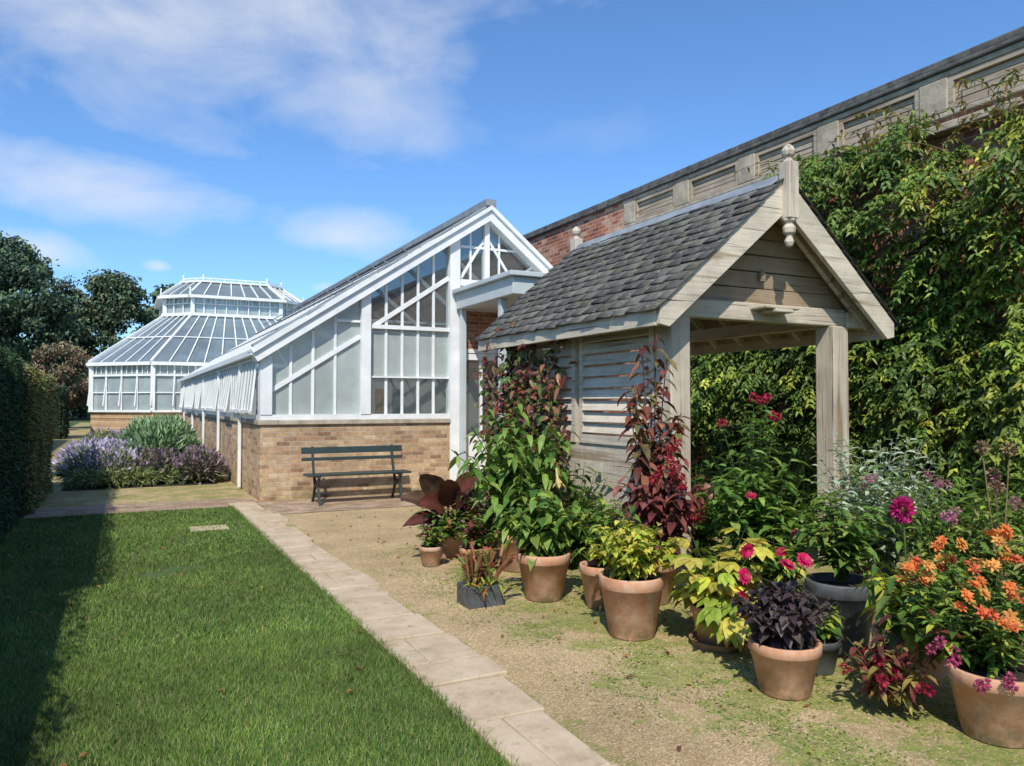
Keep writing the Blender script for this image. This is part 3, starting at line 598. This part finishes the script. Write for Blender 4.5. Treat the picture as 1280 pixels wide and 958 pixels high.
def dahlia(g,p,r,c,cen=None,face=(-.35,-.6,.6),n=12,layers=2):
    f=nrmz(np.array(face,float)+rng.normal(0,.35,3));a=nrmz(np.cross(f,[0,.2,1.]));b_=np.cross(f,a)
    for l in range(layers):
        an=np.arange(n)*6.283/n+l*.26;el=.12+.45*l
        d=np.cos(an)[:,None]*a+np.sin(an)[:,None]*b_+f*el;g.add(np.tile(p,(n,1))+f*.004*l,d,f,r*(1-.22*l)*rng.uniform(.85,1.1,n),r*.48*(1-.15*l),pick([c],n,.25),fold=.12,droop=.1)
    if cen is not None:
        d=nrmz(f+rdir(14)*.5);g.add(np.tile(p+f*.003,(14,1)),d,a,r*.25,r*.12,pick([cen],14,.2),simple=True,droop=0)
def pompom(g,p,r,c,n=60,el=1.0):
    d=rdir(n);g.add(p+d*r*.35*np.array([1,1,el]),d,rdir(n),r*.65,r*.35,pick([c],n,.3),fold=.2,droop=.1)
def pot(e,x,y_,R,H,mat=TERRA,name='terracotta_pot',saucer=False):
    mb=MB();r0=R*.70
    mb.lathe([(0,.004),(r0*.97,.005),(r0,.015),(r0+(R-r0)*.8,H*.80),(R*.97,H*.805),(R,H*.82),(R,H*.985),(R*.985,H),(R*.90,H),(R*.88,H*.97),(R*.84,H*.85)],x,y_,36);o=mb.obj(name,mat,e,smooth=True)
    mb=MB();mb.lathe([(0,H*.90),(R*.86,H*.885)],x,y_,24);mb.obj('soil',SOIL,e)
    if saucer:
        mb=MB();mb.lathe([(0,.006),(R*.95,.006),(R*1.05,.05),(R*1.0,.05),(R*.95,.02),(0,.02)],x,y_,32);mb.obj('saucer',mat,e)
def plant(name,x,y_,R,H,kind=TERRA,pname='terracotta_pot',saucer=False):
    e=empty(name)
    if R:pot(e,x,y_,R,H,kind,pname,saucer)
    return e,Leaves()
GR=[(.10,.19,.035),(.13,.235,.045),(.07,.15,.028),(.19,.28,.06)]
YG=[(.34,.40,.05),(.44,.46,.07),(.24,.33,.05),(.52,.48,.09)]
RDK=[(.14,.035,.03),(.20,.06,.045),(.10,.035,.03),(.14,.11,.045)]
PUR=[(.065,.048,.055),(.085,.06,.068),(.045,.036,.04)]
e,g=plant('purple_banana_plant',3.08,7.5,.17,.30)
for az,el,L,z in((3.0,.75,.55,.50),(-.3,1.2,.6,.6),(-1.5,1.0,.5,.5),(1.2,1.2,.5,.5),(-2.5,.7,.6,.48),(3.6,1.5,.6,.6),(.4,.7,.55,.5),(-.9,1.6,.55,.62),(-2.0,1.6,.6,.55),(2.2,.9,.5,.45),(-.6,.45,.5,.42),(-2.9,.35,.5,.38)):
    p=(3.08+math.cos(az)*.1,7.5+math.sin(az)*.1,z)
    g.tube([(3.08,7.5,.25),p],[.02,.012],(.16,.06,.04),5)
    g.blade(p,(math.cos(az),math.sin(az),el),np.array([-.4,-.7,.6])+rng.normal(0,.25,3),L,L*.42,pick([(.075,.028,.025),(.14,.045,.035),(.10,.06,.035)],1)[0],droop=.35,wave=.008)
grow(g,3.0,7.4,.2,.4,.34,22,8,.15,.07,GR+[(.28,.12,.06)]);g.obj('foliage',LEAF,e)
e,g=plant('potted_fern',3.33,7.17,.16,.28);grow(g,3.33,7.17,.25,.55,.36,26,10,.17,.06,GR+RDK);g.obj('foliage',LEAF,e)
e,g=plant('potted_begonia',2.98,6.6,.15,.26);grow(g,2.98,6.6,.22,.38,.28,22,9,.12,.07,GR+RDK+YG[:1]);g.obj('foliage',LEAF,e)
e,g=plant('potted_geranium',2.75,7.15,.12,.2);grow(g,2.75,7.15,.18,.25,.2,16,8,.09,.06,GR+RDK[:1]);g.obj('foliage',LEAF,e)
e=empty('pitcher_plants');mb=MB();x,y_=2.58,5.62
mb.box(x-.15,x+.15,y_-.12,y_-.105,.004,.17);mb.box(x-.15,x+.15,y_+.105,y_+.12,.004,.17);mb.box(x-.15,x-.135,y_-.105,y_+.105,.004,.17);mb.box(x+.135,x+.15,y_-.105,y_+.105,.004,.17);mb.box(x-.134,x+.134,y_-.104,y_+.104,.1,.14,mi=1);mb.obj('planter',[DARKPOT,SOIL],e,bevel=.003)
g=Leaves()
for i in range(44):
    a=rng.random()*6.28;q=rng.random();h=rng.uniform(.12,.30);p0=np.array([x+rng.uniform(-.1,.1),y_+rng.uniform(-.08,.08),.14]);p1=p0+np.array([math.cos(a)*.20*q,math.sin(a)*.18*q,h])
    g.tube([p0,(p0+p1)/2+[0,0,.03],p1],[.004,.010,.019],pick([(.20,.26,.06),(.32,.16,.08),(.26,.08,.06)],1)[0],6);g.add(p1[None],[[math.cos(a),math.sin(a),.7]],(0,0,1),.06,.05,pick([(.35,.09,.06),(.38,.26,.08)],1))
grow(g,x,y_,.12,.14,.26,24,6,.14,.03,GR+YG[:2]+[(.4,.15,.08)],droop=.5);g.obj('foliage',LEAF,e)
e,g=plant('angels_trumpet',3.42,6.6,.2,.36);grow(g,3.42,6.6,.35,1.35,.64,36,20,.22,.10,GR+[(.2,.29,.06)],pitch=-.15,droop=.6,sr=.008,tmin=.08)
for p in((3.48,5.95,1.02),(3.3,6.05,.80),(3.55,6.0,.74)):
    c_=(.62,.50,.20);g.tube([p,(p[0],p[1]-.02,p[2]-.08),(p[0]+.01,p[1]-.03,p[2]-.13)],[.008,.014,.035],c_,8)
    an=np.arange(6)*1.047;d=np.stack([np.cos(an),np.sin(an),-.5+0*an],1);g.add(np.tile((p[0]+.01,p[1]-.03,p[2]-.12),(6,1))+d*.02,d,(0,0,1),.05,.035,pick([c_],6))
g.obj('foliage',LEAF,e)
e,g=plant('green_coleus',3.12,5.54,.22,.38);grow(g,3.12,5.54,.33,.66,.38,32,13,.17,.10,GR+[(.24,.32,.06)],pitch=0,droop=.5,sr=.006);g.obj('foliage',LEAF,e)
e,g=plant('potted_fuchsia',3.40,5.1,.18,.34);grow(g,3.40,5.1,.3,.65,.34,26,14,.13,.07,GR+YG[:1],droop=.4);g.obj('foliage',LEAF,e)
e,g=plant('red_amaranth',3.85,5.05,.2,.34);grow(g,3.85,5.05,.3,2.0,.28,10,40,.17,.08,RDK+[(.16,.15,.06),(.28,.12,.07)],pitch=-.1,droop=.55,sr=.009,tmin=.1,stem=(.2,.08,.06))
grow(g,3.88,4.95,.3,1.05,.38,26,20,.15,.09,[(.20,.06,.06),(.14,.04,.045),(.28,.10,.09)],pitch=-.1,droop=.5)
for p in((3.72,4.65,1.15),(3.8,4.6,1.02),(3.62,4.7,1.08),(3.84,4.5,.78),(3.78,4.7,1.25)):
    for q in range(4): pompom(g,np.array(p)+rng.normal(0,.035,3),.04,(.38,.03,.05),30)
g.obj('foliage',LEAF,e)
e,g=plant('yellow_coleus',3.17,4.39,.225,.42);grow(g,3.17,4.39,.38,.46,.34,60,14,.10,.065,YG,pitch=.05,droop=.4,sr=.004);g.obj('foliage',LEAF,e)
e,g=plant('golden_abutilon',3.56,3.95,.19,.27,saucer=True);grow(g,3.58,3.97,.2,.66,.42,15,4,.21,.13,YG+[(.54,.44,.10)],pitch=.1,droop=.4,palm=5,tmin=.25,fold=.1)
grow(g,3.46,3.82,.15,.3,.26,7,3,.18,.11,YG+[(.55,.42,.14)],pitch=-.05,droop=.55,palm=5);g.obj('foliage',LEAF,e)
e,g=plant('dark_leaf_dahlia',3.30,3.14,.195,.29);grow(g,3.30,3.14,.23,.40,.30,80,12,.085,.07,PUR+[(.10,.085,.08)],pitch=-.05,sr=.004,stem=(.07,.05,.05),tmin=.1,droop=.5,hmin=.75);g.obj('foliage',LEAF,e)
g=Leaves()
for p in((3.22,3.04,.73),(3.30,3.0,.76),(3.06,3.2,.66),(3.02,3.16,.58),(3.14,3.26,.78)):
    g.tube([(3.28,3.14,.4),p],.003,(.06,.03,.03));dahlia(g,np.array(p),.052,(.58,.015,.12),(.6,.35,.03))
g.obj('flowers',PETAL,e)
e,g=plant('tall_pink_dahlia',4.25,4.34,.22,.4);t=grow(g,4.25,4.34,.35,1.62,.27,8,30,.16,.065,[(.09,.18,.04),(.12,.23,.05),(.17,.28,.08)],pitch=.35,droop=.35,sr=.009,hmin=.8)
grow(g,4.2,4.2,.25,1.15,.50,46,17,.18,.08,GR,pitch=.2,droop=.4);g.obj('foliage',LEAF,e);g=Leaves()
for p in t[:6]: pompom(g,p+np.array([0,0,.03]),.045,(.36,.015,.06),45)
for p in((4.0,3.7,.74),(3.92,3.75,.62),(4.28,3.6,.78),(3.8,3.9,.98)): dahlia(g,np.array(p),.04,(.45,.02,.07),(.5,.3,.03))
g.obj('flowers',PETAL,e)
e,g=plant('potted_penstemon',3.98,3.82,.17,.32);grow(g,3.98,3.82,.3,.5,.28,24,12,.13,.05,GR+YG[:1]);g.obj('foliage',LEAF,e)
e,g=plant('potted_salvia',4.18,3.50,.22,.46,DARKPOT,'grey_pot');grow(g,4.22,3.52,.44,.62,.34,36,14,.15,.06,GR+[(.24,.32,.08)],pitch=.25,droop=.35);g.obj('foliage',LEAF,e)
e,g=plant('potted_heuchera',3.74,3.3,.13,.2,DARKPOT,'black_pot');grow(g,3.74,3.3,.18,.26,.18,14,6,.11,.07,GR+YG[:1]);g.obj('foliage',LEAF,e)
e,g=plant('silver_plectranthus',4.93,3.8,.22,.38);grow(g,4.9,3.75,.3,1.22,.50,60,24,.13,.052,[(.38,.45,.36),(.46,.53,.43),(.24,.33,.22)],pitch=.3,sr=.005,stem=(.3,.35,.25))
g.obj('foliage',LEAF,e)
e,g=plant('pink_cleome',4.75,3.2,.2,.35);t=grow(g,4.75,3.2,.3,1.05,.55,30,14,.13,.05,GR+[(.28,.34,.09)],pitch=.1,sr=.006);g.obj('foliage',LEAF,e);g=Leaves()
for p in t[:9]:
    for q in range(3): pompom(g,p+np.array([0,0,.02])+rng.normal(0,.025,3),.035,(.45,.16,.28),22)
g.tube([(4.05,2.95,.3),(4.0,2.9,.7),(3.98,2.9,1.0)],.006,(.12,.2,.05));pompom(g,np.array([3.98,2.9,1.0]),.075,(.46,.02,.18),140,1.3)
g.obj('flowers',PETAL,e)
e,g=plant('cardoon_seedheads',4.95,2.95,.18,.3)
for dx,dy,h in((0,0,1.33),(.12,-.1,1.32),(-.1,-.15,1.1),(.2,.05,1.15)):
    p=np.array([4.8+dx,2.95+dy,h]);g.tube([(4.95,2.95,.3),(4.9+dx*.5,2.95+dy*.4,.8),p],[.008,.006,.005],(.28,.21,.12));pompom(g,p,.05,(.28,.20,.12),70)
grow(g,4.95,2.95,.3,.75,.4,20,12,.15,.05,[(.34,.31,.14),(.17,.24,.07)]);g.obj('foliage',LEAF,e)
e,g=plant('orange_alstroemeria',3.78,2.27,.215,.33);t=grow(g,3.84,2.32,.28,.68,.44,54,14,.11,.034,GR+[(.30,.37,.08)],pitch=.3,sr=.004,tmin=.1)
grow(g,3.74,2.42,.28,.5,.40,26,12,.12,.05,GR+RDK[:1]+YG[:1]);g.obj('foliage',LEAF,e);g=Leaves()
for i,p in enumerate(t[:34]):
    for q in range(2): dahlia(g,p+rng.normal(0,.022,3)+[0,0,.02],.040,[(.66,.19,.05),(.68,.32,.09),(.60,.13,.06)][i%3],(.6,.35,.03),n=7)
for p in((3.50,2.30,.42),(3.55,2.2,.30),(3.45,2.35,.46),(3.60,2.1,.33)):
    for q in range(3): pompom(g,np.array(p)+rng.normal(0,.02,3),.03,(.42,.07,.19),30)
g.obj('flowers',PETAL,e)
e,g=plant('trailing_red_dahlia',4.0,2.88,.2,.32);grow(g,3.95,2.78,.3,.5,.36,32,11,.18,.08,YG+GR,pitch=0,droop=.6)
t=grow(g,3.56,2.68,.05,.4,.26,26,11,.10,.05,RDK+[(.24,.20,.06),(.28,.22,.08)],pitch=0,droop=.5);g.obj('foliage',LEAF,e);g=Leaves()
for p in t[:14]: pompom(g,p-np.array([0,0,.08]),.035,(.28,.01,.045),40)
g.obj('flowers',PETAL,e)
e,g=plant('border_shrub',5.6,2.9,0,0);grow(g,5.7,3.0,0,1.0,1.0,80,16,.15,.06,GR+YG[:1]);grow(g,6.4,3.9,0,1.15,.9,60,14,.16,.07,GR);g.obj('foliage',LEAF,e)
e,g=plant('shade_fern',4.0,6.6,0,0);grow(g,3.95,6.4,0,1.1,.5,44,14,.20,.08,[(.06,.12,.02),(.09,.16,.03)],droop=.5);grow(g,5.2,6.2,0,1.2,.9,60,14,.18,.08,[(.05,.11,.02),(.07,.15,.03)]);g.obj('foliage',LEAF,e)
g=Leaves()
for i in range(34):
    y_=rng.uniform(7.0,8.5);pts=[np.array([4.12,y_,.05])];zt=rng.uniform(1.3,2.35)
    for k in range(9): pts.append(pts[-1]+np.array([rng.normal(0,.02),rng.normal(0,.06),zt/9]))
    pts=np.array(pts);pts[:,0]=np.clip(pts[:,0],3.95,4.2);g.tube(pts,.006,(.13,.08,.05),3)
    q=np.repeat(pts[2:],9,0)+rng.normal(0,.09,(72,3))*np.array([.7,1,1]);g.add(q,nrmz(rng.normal(size=(72,3))+[-.5,-.3,-.2]),(-.5,-.3,.6),rng.uniform(.06,.13,72),.06,pick(RDK+[(.10,.17,.04),(.09,.14,.03),(.3,.14,.08)],72),droop=.3)
g.obj('purple_vine',LEAF)
mb=MB();mb.poly([(-.95,16.3,.012),(1.75,16.3,.012),(1.75,29,.012),(-.9,29,.012)]);mb.obj('flower_bed_soil',SOIL)
g=Leaves()
def mound(x,y_,r,h,n,cols,tip=None,L=.25):
    a=rng.random(n)*6.28;q=np.sqrt(rng.random(n));d=np.stack([np.cos(a)*q*r,np.sin(a)*q*r,h*(1-.55*q*q)*rng.uniform(.5,1.08,n)],1);b0=np.array([x,y_,0])+d*np.array([.7,.7,0]);p=b0*[1,1,0]+d*[.3,.3,1]*.75
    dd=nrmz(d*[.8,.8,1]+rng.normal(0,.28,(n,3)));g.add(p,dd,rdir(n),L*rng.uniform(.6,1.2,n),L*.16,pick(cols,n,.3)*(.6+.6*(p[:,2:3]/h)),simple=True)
    if tip is not None:
        k=n//2;g.add(p[:k]+dd[:k]*L*.6,dd[:k],rdir(k),L*.45,L*.2,pick([tip],k,.35),simple=True,droop=0)
GB=[(.13,.18,.06),(.18,.23,.08),(.22,.26,.12)]
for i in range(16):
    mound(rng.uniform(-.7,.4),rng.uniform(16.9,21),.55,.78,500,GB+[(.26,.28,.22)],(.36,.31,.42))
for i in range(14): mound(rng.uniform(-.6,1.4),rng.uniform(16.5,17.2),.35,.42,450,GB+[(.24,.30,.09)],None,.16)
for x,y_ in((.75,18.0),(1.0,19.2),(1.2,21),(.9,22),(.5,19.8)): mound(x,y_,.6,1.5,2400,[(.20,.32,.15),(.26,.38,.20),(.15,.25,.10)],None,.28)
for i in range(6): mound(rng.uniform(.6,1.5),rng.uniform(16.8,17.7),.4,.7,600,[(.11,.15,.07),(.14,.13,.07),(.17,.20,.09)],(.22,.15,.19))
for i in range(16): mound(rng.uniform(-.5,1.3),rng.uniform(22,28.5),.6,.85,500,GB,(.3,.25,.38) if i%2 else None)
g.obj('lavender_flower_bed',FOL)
# ---------------------------------------------------------------- world, sun, camera
SE,SA=math.radians(47),math.atan2(-.56,-.83)
w=D.worlds.new('World');S.world=w;w.use_nodes=True;nt=w.node_tree;bg=nt.nodes['Background'];bg.inputs[1].default_value=.15
sky=nt.nodes.new('ShaderNodeTexSky');sky.sky_type='NISHITA';sky.sun_disc=False;sky.sun_elevation=SE;sky.sun_rotation=SA;sky.ozone_density=2.2;sky.dust_density=.6;sky.air_density=1.0
tc=nt.nodes.new('ShaderNodeTexCoord');sx=nt.nodes.new('ShaderNodeSeparateXYZ');nt.links.new(tc.outputs['Generated'],sx.inputs[0])
az=mul(nt,sx.outputs[0],sx.outputs[1],'ARCTAN2');el=nt.nodes.new('ShaderNodeMath');el.operation='ARCSINE';nt.links.new(sx.outputs[2],el.inputs[0]);el=el.outputs[0]
cb=nt.nodes.new('ShaderNodeCombineXYZ');nt.links.new(az,cb.inputs[0]);nt.links.new(mul(nt,el,2.0),cb.inputs[1])
n1=noi(nt,cb.outputs[0],4.6,7,.56,.3)
tot=None
def add_cloud(a,e,ra,re,rot,amp,lo,hi):
    global tot
    a,e,ra,re,rot=[math.radians(q) for q in(a,e,ra,re,rot)]
    u=mul(nt,az,a,'SUBTRACT');v_=mul(nt,el,e,'SUBTRACT');c_,s_=math.cos(rot),math.sin(rot)
    U=mul(nt,mul(nt,mul(nt,u,c_),mul(nt,v_,s_),'ADD'),1/ra);V_=mul(nt,mul(nt,mul(nt,v_,c_),mul(nt,u,s_),'SUBTRACT'),1/re)
    r=mul(nt,mul(nt,mul(nt,U,U),mul(nt,V_,V_),'ADD'),.5,'POWER')
    q=mul(nt,mul(nt,1.0,r,'SUBTRACT'),mul(nt,mul(nt,n1,.5,'SUBTRACT'),3.2),'ADD')
    q=mul(nt,mr(nt,q,lo,hi),amp);tot=q if tot is None else mul(nt,tot,q,'MAXIMUM')
add_cloud(4,26,21,7,-3,.72,-.2,1.2);add_cloud(15,22.5,9,3.4,-10,.5,-.2,1.2)
add_cloud(-1.5,14,10,1.9,-5,.68,-.3,.9);add_cloud(14.6,12,4.2,1.5,0,.62,-.4,.8);add_cloud(13.4,8.4,1.6,.6,0,.65,-.2,.7)
add_cloud(-5,9.8,3,1.1,-10,.65,-.2,.8);add_cloud(2.2,9.3,1.0,.4,0,.5,0,.9);add_cloud(33,19.7,7,2,0,.15,0,1.2);add_cloud(-50,18,20,6,0,.5,0,1.2);add_cloud(95,25,25,7,0,.5,0,1.2)
skc=mix(nt,1,sky.outputs[0],(.70,1.0,1.30),'MULTIPLY')
nt.links.new(mix(nt,tot,skc,(5.7,5.9,6.2)),bg.inputs[0])
ld=D.lights.new('sun','SUN');ld.energy=4.8;ld.angle=math.radians(.5);ld.color=(1,.93,.81);lo=D.objects.new('sun',ld);col.objects.link(lo)
dv=Vector((math.sin(SA)*math.cos(SE),math.cos(SA)*math.cos(SE),math.sin(SE)));lo.rotation_euler=dv.to_track_quat('Z','Y').to_euler()
cd=D.cameras.new('camera');cd.lens=27;cd.sensor_width=36;cd.clip_end=1500;cd.clip_start=.05;co=D.objects.new('camera',cd);col.objects.link(co)
co.location=(0,0,1.6);co.rotation_euler=(math.radians(91.55),0,math.radians(-27.03));S.camera=co
